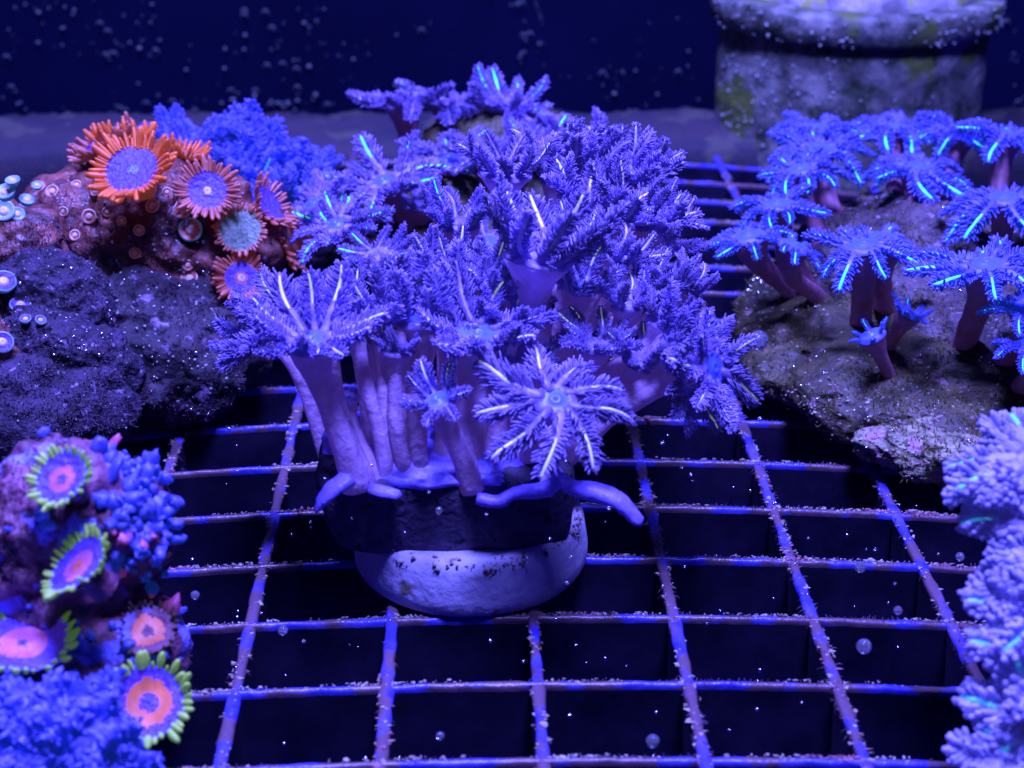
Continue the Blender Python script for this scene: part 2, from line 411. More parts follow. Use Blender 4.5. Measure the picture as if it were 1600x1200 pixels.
build_set('pale', 'lav', 'pale', 7, (.5, .9, 1.3, -.2, .2, 1.0, .7), width=.185, npin=24, pr=.0135, thick=1.05)
build_set('lavcream', 'lav', 'cream', 6, (.5, .9, -.3, -.7, 1.2, .2), width=.22, npin=24, pr=.0135, thick=1.0)
build_set('cream', 'purple', 'cream', 7, (.5, .9, -.3, -.8, 1.4, .2, -.6), width=.26, npin=25, pr=.0155, thick=.95); build_set('cyan', 'purple', 'cyan', width=.23, thick=.95, pr=.0155, npin=23); build_set('bluecyan', 'blue', 'cyan', 6, (-.3, -.8, -1.1, .3, -.5, .6), width=.22, thick=1.0, pr=.018, npin=20)
build_set('teal', 'purple', 'teal')
build_set('leaf', 'blue', 'teal', 4, (.3, .7, -.3, 1.0), width=.30, rows=3, thick=1.5)
build_set('fat', 'lilac', 'teal', 5, (.2, -.4, .6, -.8, .9), width=.30, rows=3, thick=1.7, npin=12, club=True, pr=.024)

def polyp(root, m, axis, L, base, rs=.11, style='cream', elev=15, n=9, prob=.6, stalk='stalk', bends=None, stretch=None, rot=None, bow=.0, flare=1.7):
    """mouth m, opening direction axis, tentacle length L, stalk from base to m"""
    m = Vector(m); axis = axis.normalized(); base = Vector(base)
    mb = MB()
    d = (m-base).length
    # stalk: hermite from base (rising) to the mouth (along axis)
    t0 = (m-base)*.8+Vector((bow, 0, .3*d)); t1 = axis*d*.9
    pts = []; rad = []; n_ = 16
    for i in range(n_+1):
        t = i/n_; h00 = 2*t**3-3*t*t+1; h10 = t**3-2*t*t+t; h01 = -2*t**3+3*t*t; h11 = t**3-t*t
        pts.append(base*h00+t0*h10+(m-axis*.02)*h01+t1*h11)
        r = rs*(1.15-.25*math.sin(math.pi*min(1, t*1.1)))
        r += rs*(flare-1)*max(0, (t-.72)/.28)**1.6
        r *= 1+.06*noise.noise(pts[-1]*3)
        rad.append(r)
    mb.tube(pts, rad, 12, 0, cap1=False, jit=.035)
    # oral disc: dome with central mouth
    a = axis.orthogonal().normalized(); b_ = axis.cross(a)
    vs = []; R0 = rad[-1]; k = 16
    ring = [(R0, -.02), (R0*.98, .01), (R0*.7, .035), (R0*.35, .03), (R0*.25, .055), (R0*.12, .06), (R0*.04, .02)]
    for (q, z) in ring:
        for i in range(k):
            th = 2*math.pi*i/k; vs.append(m+a*(q*math.cos(th))+b_*(q*math.sin(th))+axis*z)
    fs = [(j*k+i, j*k+(i+1) % k, (j+1)*k+(i+1) % k, (j+1)*k+i) for j in range(len(ring)-1) for i in range(k)]
    fs.append(tuple(range((len(ring)-1)*k, len(ring)*k)))
    mb.add(vs[:3*k], [f for f in fs if max(f) < 3*k], 1)
    mb.add(vs[2*k:], [tuple(i-2*k for i in f) for f in fs if min(f) >= 2*k], 2)
    body = {'bluecyan': 'blue', 'leaf': 'blue', 'fat': 'lilac', 'pale': 'lav', 'lavcream': 'lav'}.get(style, 'purple')
    rl = Vector(root.location)/U
    po = put('polyp', mesh('polyp', mb, [M[stalk], M[body], M['mouth'] if style in ('cyan', 'bluecyan', 'cream') and prob > .4 else M[body]], U, True, tuple(m)), root, m-rl)
    S_ = TM[style]
    ph = rot if rot is not None else R.uniform(0, 6.28)
    for i in range(n):
        th = ph+2*math.pi*(i+R.uniform(-.22, .22))/n
        out = a*math.cos(th)+b_*math.sin(th)
        e = math.radians(elev+R.uniform(-12, 12))
        fwd = out*math.cos(e)+axis*math.sin(e); nz = axis*math.cos(e)-out*math.sin(e)
        nz = (nz+fwd.cross(nz)*R.uniform(-.35, .35)).normalized()
        cand = [s for s in S_ if bends is None or bends[0] <= s[0] <= bends[1]] or S_
        s = R.choice(cand); me = s[1] if R.random() < prob else s[2]
        l = L*R.uniform(.85, 1.15)
        if stretch is not None: l *= 1+stretch*out.dot(UP)
        put('tentacle', me, po, mtx=frame(fwd, nz, out*R0*.55+axis*.0, (l*U, l*U*R.uniform(.9, 1.2), l*U)))
    return po

# ------------------------------------------------------------------ main colony on the ceramic plug
pl = pt(737, 968, 14.0); PX0, PY0 = pl.x, pl.y+1.22
col = thing('soft_coral_colony', 'large violet feathery soft coral with cream streaks growing on a white ceramic plug', 'coral', (PX0, PY0, 0))
mb = MB()
mb.lathe([(.02, .02), (1.20, .02), (1.28, .04), (1.31, .09), (1.31, .22), (1.27, .52), (1.24, .62), (1.18, .66), (.6, .66), (.02, .66)], 96, c=(PX0, PY0, 0), wob=.008)
plug = part('frag_plug', mb, M['plug'], col)
mb = MB(); mb2 = MB()
for _ in range(420):
    a = R.uniform(math.pi*1.02, math.pi*1.98); q = R.gauss(0, 1)
    d_ = noise.noise(Vector((a*5, 1, 2)))
    if d_ < -.1+R.uniform(-.2, .2): continue
    rr0 = 1.235+R.uniform(-.08, .02); z = .64+R.gauss(0, .02) - max(0, d_)*R.random()*.25
    if z < .6: rr0 = 1.265
    (mb if R.random() < .5 else mb2).ball((PX0+math.cos(a)*rr0, PY0+math.sin(a)*rr0, z), R.uniform(.005, .017), 6, 4, jit=.5, sq=(R.uniform(.7, 2), 1, R.uniform(.5, 1.2)))
part('rim_crust', mb, M['crust'], col, 'stuff'); part('rim_algae', mb2, M['crust_red'], col, 'stuff')
# dark block: rounded slab
mb = MB()
bl, br = pt(487, 790, PY0-1.05), pt(905, 790, PY0-1.05)
NX, NZ = 60, 24
outline = []
hx = (br.x-bl.x)/2; cx = (br.x+bl.x)/2; cy = PY0-.0
for i in range(140):
    a = 2*math.pi*i/140; ca, sa = math.cos(a), math.sin(a)
    outline.append((cx+hx*math.copysign(abs(ca)**.45, ca), cy+1.0*math.copysign(abs(sa)**.5, sa)))
vs = []; levels = [(0.58, .90, 0), (.62, .955, 0), (.72, .97, 0), (.9, .985, 0), (1.1, 1, 0), (1.3, 1, 0), (1.42, .99, 0), (1.5, .95, 0), (1.54, .85, 0), (1.55, .4, 0), (1.55, .02, 0)]
for (z, s, _) in levels:
    for (x, y) in outline:
        q = Vector((x*2.5, y*2.5, z*2.5)); n = .035*noise.fractal(q, 1, 2, 4)
        sx = s*(1-.10*max(0, 1.1-z)) if x < cx else s
        vs.append((cx+(x-cx)*(sx+n), cy+(y-cy)*(s+n), z+.05*noise.noise(q*.5)))
k = len(outline)
mb.add(vs, [(j*k+i, j*k+(i+1) % k, (j+1)*k+(i+1) % k, (j+1)*k+i) for j in range(len(levels)-1) for i in range(k)])
part('stone_block', mb, M['block'], col)
# coral mat (encrusting tissue) over the top of the block
mb = MB()
FY = PY0-1.1
blob(mb, (cx, cy, 1.48), (1.38, 1.06, .17), amp=.06, fr=2, sub=5, ridge=.05, fine=.02)
part('tissue_mat', mb, M['mat'], col)
def lobe(pxs, rad, Y, m='mat', flat=.7, jit=.05):
    mb = MB(); p = [pt(x, y, yy) for (x, y, yy) in pxs]
    q = []; r = []
    for i in range(len(p)-1):
        for t in (0, .33, .66): q.append(p[i].lerp(p[i+1], t)); r.append(rad[i]+(rad[i+1]-rad[i])*t)
    q.append(p[-1]); r.append(rad[-1])
    q = [q[0]]+[(q[i-1]+q[i]*2+q[i+1])/4 for i in range(1, len(q)-1)]+[q[-1]]
    mb.tube(q, r, 12, flat=flat, jit=jit+.05); part('tissue_lobe', mb, M[m], col)
lobe([(548, 745, FY+.1), (520, 765, FY), (502, 785, FY-.02), (494, 800, FY-.02)], [.1, .11, .07, .03], 0)
lobe([(578, 762, FY+.05), (600, 768, FY), (622, 772, FY-.02)], [.08, .09, .07], 0)
lobe([(745, 778, FY), (780, 786, FY-.03), (800, 770, FY), (860, 765, FY-.05), (875, 738, FY)], [.08, .09, .08, .12, .07], 0)
lobe([(868, 740, FY), (890, 762, FY-.1), (930, 768, FY-.2), (965, 780, FY-.3), (985, 800, FY-.35), (998, 815, FY-.4)], [.06, .11, .125, .12, .10, .085], 0)

def B(px, py, dY=0): return pt(px, py, FY+.15+dY)
UPW = Vector((0, 0, 1))
def PP(px, py, Y, ax, L, base, **kw):
    return polyp(col, pt(px, py, Y), cdir(*ax), L, base, **kw)
# front heads
PP(487, 535, 14.6, (-.05, .78, .55), .62, B(560, 765), rs=.14, elev=24, n=11, bends=(-.4, .9), prob=1.0, stretch=.42, rot=.2)
PP(745, 525, 15.0, (.05, .75, .6), .62, B(735, 760, .3), rs=.17, elev=22, bends=(-.3, .9), prob=.75, stretch=.15)
PP(868, 628, 14.0, (.05, .60, .80), .72, B(800, 750, .6), rs=.12, elev=8, bends=(-.9, -.2), prob=1.0, n=9, rot=.35, bow=.2)
PP(685, 628, 14.3, (-.25, .75, .6), .38, B(740, 765), rs=.12, elev=28, bends=(-.3, .9), prob=.6, flare=1.4)
PP(658, 500, 15.3, (.0, .9, .35), .62, B(640, 760, .3), rs=.13, elev=48, bends=(.3, .9), prob=.5, flare=2)
PP(1055, 555, 15.2, (.75, .25, .6), .62, B(860, 720, .9), rs=.14, elev=20, bends=(-.4, .9), prob=.7, bow=.6)
PP(1075, 590, 15.0, (.8, -.2, .6), .5, B(850, 740, .6), rs=.12, elev=15, bends=(-.4, .9), prob=.7, bow=.6)
PP(600, 540, 15.5, (.1, .9, .4), .45, B(610, 760, .4), rs=.13, elev=35, bends=(-.3, .9), prob=.4)
PP(560, 500, 15.7, (-.1, .85, .5), .6, B(590, 760, .5), rs=.12, elev=20, bends=(-.3, .9), prob=.5)
PP(530, 620, 15.0, (-.05, .9, .4), .1, B(590, 765, .1), rs=.12, elev=60, n=4, prob=0)
PP(440, 500, 15.4, (-.5, .6, .5), .62, B(560, 750, .4), rs=.1, elev=15, bends=(-.9, .6), prob=.5)
for (x, y, Y, ax_, L, bx, e, st) in ((592, 500, 15.3, (-.05, .85, .5), .55, 605, 30, 'cream'), (650, 452, 15.7, (0, .9, .4), .55, 640, 40, 'lavcream'), (705, 500, 15.5, (.05, .8, .55), .5, 690, 28, 'lavcream'),
      (795, 500, 15.5, (.1, .85, .5), .5, 770, 30, 'cream'), (620, 545, 15.0, (.1, .9, .4), .32, 625, 40, 'lavcream'), (760, 440, 16.0, (0, .85, .5), .5, 745, 35, 'lavcream')):
    PP(x, y, Y, ax_, L*R.uniform(.75, 1), B(bx, 762, .25), rs=.11, elev=e, n=9, bends=(-.3, 1.3), prob=.7, style=st)
# centre trunk with a broad crown
PP(842, 405, 15.6, (.2, .9, .3), .85, pt(850, 610, 15.8), rs=.17, elev=42, n=10, bends=(.2, 1.0), prob=.6, flare=2.0, style='lavcream')
PP(715, 350, 17.2, (.0, .9, .4), .5, pt(720, 520, 17.4), rs=.12, elev=35, bends=(-.3, .9), prob=.3, style='cyan', flare=2.1)
PP(790, 268, 18.0, (.1, .85, .45), .55, pt(800, 420, 18.0), rs=.14, elev=35, n=9, bends=(-.3, .9), prob=.4, style='lavcream', flare=2.2)
RB = pt(860, 560, 16.9)                 # where the long right-hand branches leave the trunk
for (x, y, Y, r_, u_, L, st, e, p_, yb, rs_) in (
  (870, 285, 18.6, .1, .95, .8, 'pale', 48, .9, 470, .11), (915, 255, 18.9, .2, .9, .75, 'pale', 48, .9, 470, .10), (962, 285, 18.4, .35, .85, .75, 'pale', 42, .9, 480, .11),
  (1005, 275, 18.6, .5, .8, .65, 'pale', 42, .9, 480, .10), (920, 335, 17.6, .25, .85, .8, 'lavcream', 30, .9, 520, .11), (985, 345, 17.4, .45, .75, .75, 'lavcream', 30, .9, 520, .11),
  (1030, 335, 17.6, .6, .65, .6, 'pale', 34, .9, 520, .11), (1045, 375, 17.2, .7, .5, .52, 'lavcream', 34, .6, 540, .11), (895, 385, 16.7, .25, .8, .75, 'lavcream', 28, .6, 540, .11),
  (960, 400, 16.5, .4, .65, .6, 'pale', 34, .5, 560, .11), (1072, 450, 16.4, .55, .8, .45, 'pale', 48, .6, 570, .10),
  (980, 478, 15.8, .0, .95, .48, 'lavcream', 42, .7, 600, .10), (1038, 505, 15.6, .25, .88, .45, 'lavcream', 38, .7, 620, .12),
):
    PP(x, y, Y, (r_, u_, .35), L*R.uniform(.78, .98), pt(870+(x-870)*.12, yb, Y-.1 if Y < 17 else 17.4), rs=rs_, style=st, elev=e, n=R.choice((8, 8, 9)), bends=(-.3, 1.3), prob=p_, bow=.35 if x > 980 else .1)
PP(1112, 575, 14.9, (.75, .1, .65), .55, B(870, 700, .8), rs=.13, elev=12, bends=(-.7, .9), prob=1.0, bow=.7, style='cream')
PP(930, 540, 15.4, (.15, .85, .5), .48, B(850, 700, .9), rs=.10, elev=30, bends=(-.3, .9), prob=.8, style='lavcream')
PP(1000, 565, 15.3, (.3, .8, .5), .45, B(860, 690, .9), rs=.11, elev=30, bends=(-.3, .9), prob=.8, bow=.4, style='lavcream')
PP(905, 450, 16.1, (.2, .85, .5), .52, B(860, 680, 1.2), rs=.10, elev=32, bends=(-.3, .9), prob=.8, style='cream')
PP(1010, 440, 16.4, (.4, .8, .45), .5, B(860, 680, 1.3), rs=.10, elev=34, bends=(-.3, .9), prob=.8, bow=.3, style='lavcream')
PP(820, 560, 15.4, (.1, .7, .6), .45, B(790, 740, .6), rs=.12, elev=20, bends=(-.3, .9), prob=.4)
PP(790, 455, 15.9, (.1, .85, .5), .52, B(780, 740, .8), rs=.12, elev=35, bends=(-.3, .9), prob=.6, style='lavcream')
PP(620, 455, 16.2, (-.1, .9, .3), .5, B(640, 720, .8), rs=.12, elev=48, bends=(.3, .9), prob=.6, style='lavcream')
PP(700, 440, 16.4, (.05, .85, .4), .55, B(700, 720, .8), rs=.12, elev=45, bends=(.3, .9), prob=.6, style='lavcream')
PP(400, 525, 16.4, (-.7, .1, .4), .5, B(520, 740, 1.2), rs=.09, elev=30, bends=(-.3, .9), prob=.1)
# extra bare stalks between heads
for (x0, y0, x1, y1, dy, rr) in ((505, 545, 572, 760, .08, .10), (588, 520, 612, 762, .2, .09), (618, 520, 632, 765, .1, .085), (662, 520, 655, 765, .12, .09), (566, 520, 600, 765, .1, .08), (716, 530, 722, 765, .15, .10), (762, 540, 742, 762, .3, .11), (690, 650, 745, 765, -.02, .12), (645, 510, 668, 765, .3, .07), (798, 530, 770, 762, .5, .10)):
    mb = MB(); a0 = pt(x1, y1, FY+.12+dy); a1 = pt(x0, y0, FY+.9+dy)
    q = [a0.lerp(a1, t/10)+Vector((.05*math.sin(t*.5+x0), 0, 0)) for t in range(11)]
    mb.tube(q, [rr*(1.1-.02*t+.05*math.sin(t*1.3+x0)) for t in range(11)], 14, jit=.03); part('stalk', mb, M['stalk'], col)

# ------------------------------------------------------------------ rear colony on its own rock
rc = pt(760, 430, 23); rear = thing('soft_coral_colony', 'feathery soft coral with cyan streaks on a dark rock rising behind the ceramic plug', 'coral', (rc.x, 23, 0))
mb = MB()
blob(mb, (rc.x-.2, 23.2, 1.0), (2.1, 1.8, 1.2), seed=3, floor=.02)
blob(mb, (rc.x-1.2, 22.4, .8), (1.0, 1.0, .9), seed=4, floor=.02)
blob(mb, (rc.x+.4, 25.0, 1.2), (1.6, 1.2, 1.4), seed=5, floor=.02)
part('rock', mb, M['rockgreen'], rear)
def PR_(px, py, Y, ax, L, base, **kw):
    kw.setdefault('stalk', 'brownstalk'); kw.setdefault('style', 'cyan')
    return polyp(rear, pt(px, py, Y), cdir(*ax), L, base, **kw)
PR_(632, 165, 25, (-.1, .95, .2), .75, pt(650, 290, 25.2), rs=.17, elev=0, n=9, prob=.3, bends=(-.9, .5), style='cream')
PR_(700, 160, 25.4, (0, .9, .3), .75, pt(715, 300, 25.4), rs=.17, elev=5, n=9, prob=.3, bends=(-.9, .5))
PR_(745, 180, 25.0, (.1, .85, .4), .6, pt(750, 300, 25.2), rs=.14, elev=12, prob=.5, bends=(-.9, .5))
PR_(790, 175, 24.8, (.05, .85, .4), .72, pt(790, 310, 25), rs=.14, elev=25, prob=.6, bends=(-.3, .9), stretch=.3)
PR_(845, 195, 24.5, (.3, .8, .4), .72, pt(800, 320, 24.6), rs=.13, elev=8, prob=.7, bends=(-.9, .5))
PR_(700, 250, 22.8, (0, .8, .6), .68, pt(700, 360, 23), rs=.13, elev=5, n=9, prob=.7, bends=(-.9, .5))
PR_(600, 285, 21.8, (-.2, .75, .6), .78, pt(660, 380, 22), rs=.15, elev=8, n=9, prob=1.0, bends=(-.9, .5), stretch=.2)
PR_(527, 352, 20.5, (-.25, .75, .6), .66, pt(600, 420, 21), rs=.13, elev=5, n=9, prob=1.0, bends=(-.9, .5))
PR_(490, 320, 21.2, (-.4, .7, .5), .6, pt(590, 400, 21.5), rs=.12, elev=5, prob=.6, bends=(-.9, .5))
PR_(540, 290, 22.2, (-.2, .8, .5), .55, pt(600, 390, 22.4), rs=.12, elev=15, prob=.4, bends=(-.9, .5))
PR_(650, 320, 22.0, (.1, .8, .3), .4, pt(690, 390, 22.2), rs=.17, elev=20, prob=.1, bends=(-.9, .5))
PR_(760, 240, 22.4, (.05, .8, .5), .6, pt(760, 360, 22.8), rs=.13, elev=15, prob=.4, bends=(-.9, .9), style='cream')
PR_(830, 240, 23, (.1, .8, .5), .7, pt(820, 360, 23), rs=.13, elev=30, prob=.4, bends=(-.3, .9))
PR_(900, 220, 23.5, (.35, .75, .4), .65, pt(860, 340, 23.4), rs=.13, elev=15, prob=.5, bends=(-.9, .9))
PR_(760, 380, 20.6, (-.1, .7, .6), .5, pt(780, 470, 20.8), rs=.12, elev=5, prob=.6, bends=(-.9, .5))
PR_(590, 400, 19.6, (-.1, .7, .6), .42, pt(620, 470, 20), rs=.11, elev=15, prob=.4, bends=(-.9, .9))
PR_(955, 250, 22.5, (.4, .75, .4), .6, pt(900, 360, 22.4), rs=.12, elev=30, prob=.2, bends=(-.3, .9), style='cream')

# ------------------------------------------------------------------ blue frilly colony behind the orange polyps
fc = pt(370, 290, 24); fr = thing('soft_coral_colony', 'deep blue frilly soft coral without streaks behind the orange polyps', 'coral', (fc.x, 24, 0))
mb = MB(); blob(mb, (fc.x, 24.3, .7), (1.9, 1.1, 1.1), seed=9, floor=.02); part('rock', mb, M['rockdark'], fr)
for (x, y, Y, L) in ((262, 215, 24.6, .5), (300, 240, 23.8, .55), (345, 235, 24.4, .6), (385, 225, 24.6, .62), (410, 250, 24, .6), (440, 270, 23.6, .55), (470, 270, 23.8, .5), (370, 275, 23, .5), (430, 310, 22.4, .5), (400, 300, 22.8, .5), (330, 270, 23.2, .45), (470, 300, 22.8, .45), (495, 260, 24, .35)):
    a = pt(x, y, Y)
    polyp(fr, a, cdir(R.uniform(-.5, .5), .7, .5), L, (a.x+R.uniform(-.2, .2), Y+.2, 1.2), rs=.10, style='leaf', elev=28, n=8, prob=.02, stalk='blue')

# ------------------------------------------------------------------ disc (button) polyps
def zmesh_tent(m, ln=1, r=.16, bend=.5):
    mb = MB(); pts = []
    for i in range(7):
        t = i/6; pts.append((t*ln, 0, bend*t*t*ln))
    mb.tube(pts, [r*(.75+.5*math.sin(math.pi*t*.75/6)) *(1-.45*(t/6)**3) for t in range(7)], 6, 0, cap0=False)
    return mesh('tentacle', mb, [m])
ZT = {}
def zoa(root, c, axis, rad, discm, tentm, ntent=40, tl=.45, inner=None, centre=None, stem=.3, cup=.18, squash=1.0, tr=.16, elev=15, roll=0, tbend=.5, stemm=None):
    """flat ridged disc with a fringe of tentacles, on a short column"""
    axis = axis.normalized(); c = Vector(c)
    a = axis.orthogonal().normalized()
    a = (a*math.cos(roll)+axis.cross(a)*math.sin(roll)).normalized()
    rl = Vector(root.location)/U
    mb = MB()
    prof = [(.45, -stem/rad*1.0-.3), (.42, -.35), (.6, -.2), (.97, -.02), (1.0, .04)]
    mb.lathe(prof, 32, 0, wob=.06)
    po = put('polyp', mesh('polyp', mb, [stemm or tentm]), root, mtx=frame(a, axis, c-rl, (rad*U, rad*U*squash, rad*U)))
    po.name = 'button_polyp'
    mb = MB(); k = 72; rings = 12; vs = []; mats_ = []
    for j in range(rings+1):
        q = 1.0-j/rings*.97
        for i in range(k):
            th = 2*math.pi*i/k
            rid = .018*math.cos(th*36)*max(0, q-.25)
            z = .05+cup*(q**2)-.0+rid+(.06*math.exp(-(q/.16)**2)) - (.05*math.exp(-(q/.06)**2))
            z += q*q*(.07*math.sin(2*th+c.x*9)+.05*math.sin(3*th+c.z*7)); qq = q*(1+.05*math.sin(3*th+c.x*5)*q)
            vs.append((qq*math.cos(th), qq*math.sin(th), z-cup*.6))
    for j in range(rings):
        q = 1.0-(j+.5)/rings
        mi = 0
        q0 = q
        if inner and q < inner[1] and q >= inner[2]: mi = 1
        if centre and q < centre[1]: mi = 2
        for i in range(k):
            q = q0+.09*noise.noise(Vector((math.cos(6.2832*i/k)*3+c.x*5, math.sin(6.2832*i/k)*3, c.z*3)))+.04*(R.random()-.5)
            mi = 1 if inner and inner[2] <= q < inner[1] else 0
            if centre and q < centre[1]: mi = 2
            mb.f.append((j*k+i, j*k+(i+1) % k, (j+1)*k+(i+1) % k, (j+1)*k+i)); mb.m.append(mi)
    mb.v = [tuple(v) for v in vs]
    put('oral_disc', mesh('oral_disc', mb, [discm, inner[0] if inner else discm, centre[0] if centre else discm]), po)
    key = (tentm.name, tl, tr, tbend)
    if key not in ZT: ZT[key] = zmesh_tent(tentm, tl, tr*tl/.45*.45*2, tbend)
    for i in range(ntent):
        th = 2*math.pi*(i+R.uniform(-.2, .2))/ntent
        e = math.radians(elev+R.uniform(-14, 14)+(12 if i % 2 else 0))
        out = Vector((math.cos(th), math.sin(th), 0))
        f = out*math.cos(e)+Vector((0, 0, 1))*math.sin(e)
        nz = Vector((0, 0, 1))*math.cos(e)-out*math.sin(e)
        f2 = (f+nz.cross(f)*R.uniform(-.2, .2)).normalized()
        s = R.uniform(.6, 1.25)
        mt = frame(f2, nz, (0, 0, 0), (s, s*R.uniform(.7, 1.1), s)); mt.translation = out*(.93-.05*(i % 2))+Vector((0, 0, .02+cup*.35+.07*math.sin(2*th+c.x*9)+.05*math.sin(3*th+c.z*7)))
        put('tentacle', ZT[key], po, mtx=mt)
    return po
def button(root, c, axis, rad, m1, m2):  # closed or small polyp: column with a rim and a pale mouth
    axis = axis.normalized(); a = axis.orthogonal().normalized(); rl = Vector(root.location)/U
    mb = MB()
    mb.lathe([(.75, -.6), (.8, -.35), (1.0, -.05), (1.0, .08), (.86, .12)], 20, 0, wob=.05)
    mb.lathe([(.86, .12), (.7, .02), (.45, -.05)], 20, 1)
    mb.lathe([(.45, -.05), (.36, .1), (.16, .16), (.03, .12)], 20, 2)
    o = put('button_polyp', mesh('button_polyp', mb, [m1, m2, M['palepolyp']]), root, mtx=frame(a, axis, Vector(c)-rl, rad*U))
    return o

# ------------------------------------------------------------------ left rock with orange polyps
lc = pt(260, 440, 20.5)
lr = thing('polyp_rock', 'knobbly rock at left carrying orange-fringed polyps with blue discs', 'rock', (lc.x, 20.5, 0))
mb = MB()
blob(mb, (lc.x-.05, 20.9, 1.75), (1.50, 1.3, 1.35), seed=11, m=0, sub=6, fine=.06)
blob(mb, (lc.x-.9, 21.2, 1.85), (1.25, 1.2, 1.0), seed=12, m=0, sub=5)
blob(mb, (lc.x+.9, 20.6, 1.7), (.75, .8, .8), seed=13, m=0, sub=5)
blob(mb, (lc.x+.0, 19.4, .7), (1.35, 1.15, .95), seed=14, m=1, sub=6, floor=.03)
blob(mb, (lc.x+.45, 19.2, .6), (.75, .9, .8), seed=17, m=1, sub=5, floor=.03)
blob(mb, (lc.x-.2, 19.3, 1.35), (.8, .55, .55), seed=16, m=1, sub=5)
lt = bvh(mb)
part('rock', mb, [M['rockred'], M['rockdim']], lr)
def Z(px, py, ax, rpx, *a, Y=20, lift=.1, tree=None, root=None, **kw):
    p, n = hit(tree or lt, px, py, Y)
    d = (p-CAM).dot(-BK); p = p-ray(px, py)*lift
    return zoa(root or lr, p, cdir(*ax), rpx*d/F, *a, **kw)
Z(208, 266, (-.15, .5, .85), 46, M['bluedisc'], M['orange'], ntent=56, tl=.62, centre=(M['greyteal'], .14), lift=.7, elev=4, cup=.05, tr=.085, tbend=.3)
Z(165, 228, (-.4, .75, .4), 40, M['bluedisc'], M['brownorange'], ntent=44, tl=.6, lift=.3, elev=12, tr=.085)
Z(195, 222, (-.1, .9, .1), 34, M['brownorange'], M['orange'], ntent=34, tl=.75, lift=.1, elev=25, tr=.085)
Z(324, 298, (.1, .2, .95), 33, M['bluedisc'], M['brownorange'], ntent=48, tl=.62, centre=(M['palepolyp'], .16), lift=.35, elev=2, cup=.08, tr=.085, tbend=.3)
Z(376, 360, (.1, .2, .95), 35, M['greyteal'], M['brownorange'], ntent=40, tl=.28, lift=.3, elev=5, cup=.06, tbend=.3)
Z(377, 434, (.1, .1, 1), 30, M['brownorange'], M['brownorange'], ntent=40, tl=.6, inner=(M['bluedisc'], .8, .3), centre=(M['palepolyp'], .15), lift=.3, elev=6, cup=.08, tr=.1, tbend=.3)
Z(420, 320, (.75, .4, .3), 36, M['bluedisc'], M['brownorange'], ntent=36, tl=.5, lift=.25, elev=10, tr=.085)
Z(452, 375, (.85, .1, .3), 36, M['brownorange'], M['brownorange'], ntent=36, tl=.5, lift=.2, elev=10, tr=.085)
Z(290, 240, (.3, .85, .3), 26, M['brownorange'], M['orange'], ntent=30, tl=.7, lift=.1, elev=20, tr=.085)
for (x, y, r) in ((298, 358, 19), (296, 436, 14), (292, 413, 9), (140, 338, 12), (118, 368, 9), (168, 330, 8), (82, 300, 11), (217, 358, 9), (120, 290, 8), (240, 322, 12), (285, 328, 14), (62, 292, 8), (210, 395, 9), (190, 345, 8), (100, 330, 8), (260, 300, 8), (150, 300, 8)):
    p, n = hit(lt, x, y); d = (p-CAM).dot(-BK)
    button(lr, p+n*.02, (n+BK*1.2+UPW*.2), r*d/F, M['palepolyp'] if r != 19 else M['palerim'], M['brownorange'])
mb = MB()
for _ in range(420):
    x, y = R.uniform(80, 380), R.uniform(240, 660)
    l, n, i, dd = lt.ray_cast(CAM, ray(x, y))
    if l: mb.ball(l, R.uniform(.008, .022), 6, 4, jit=.45)
part('crust_grain', mb, M['speck'], lr, 'stuff')
# trailing fringe right of the orange polyps
# ------------------------------------------------------------------ dark speckled rock at the left edge
dc = pt(60, 480, 18.6)
dr = thing('dark_rock', 'dark speckled rock slabs with pale blue rimmed polyps at the left edge', 'rock', (dc.x, 18.6, 0))
mb = MB()
blob(mb, (dc.x+.1, 18.9, 1.55), (.95, .6, .75), seed=21, m=0, sub=6, fine=.05, ridge=.06, amp=.12, tilt=(.45, 'Y'))
blob(mb, (dc.x+.45, 18.2, 1.25), (.95, .5, .55), seed=22, m=0, sub=6, fine=.05, ridge=.06, amp=.12, tilt=(.5, 'Y'))
blob(mb, (dc.x-.3, 18.0, .6), (1.6, 1.1, .9), seed=23, m=0, sub=5, floor=.02)
blob(mb, (dc.x-.75, 19.6, 2.2), (.9, .8, .6), seed=24, m=1, sub=5)
blob(mb, (dc.x-.62, 17.9, 1.45), (.42, .35, .35), seed=25, m=1, sub=5)
dt = bvh(mb); part('rock', mb, [M['rockdark'], M['rockred']], dr)
for (x, y, r, ax) in ((10, 300, 17, (-.1, .6, .8)), (45, 312, 13, (.3, .7, .6)), (22, 282, 12, (0, .7, .6)), (30, 335, 12, (.4, .3, .8)), (60, 290, 9, (.1, .6, .8)), (8, 440, 20, (.3, .5, .8)), (34, 476, 17, (.2, .6, .6)), (66, 500, 9, (.4, .5, .6)), (42, 498, 9, (.1, .5, .6)), (6, 535, 18, (.4, .3, .9)), (8, 330, 18, (.1, .3, .9))):
    p, n = hit(dt, x, y, 18.5); d = (p-CAM).dot(-BK)
    button(dr, p+BK*.06, cdir(*ax), r*d/F, M['palerim'], M['bluedisc'] if y > 400 else M['palerim'])
mb = MB()
for _ in range(220):
    x, y = R.uniform(0, 240), R.uniform(340, 680)
    l, n, i, dd = dt.ray_cast(CAM, ray(x, y))
    if l: mb.ball(l, R.uniform(.005, .015), 5, 4, jit=.45)
part('crust_grain', mb, M['speck'], dr, 'stuff')

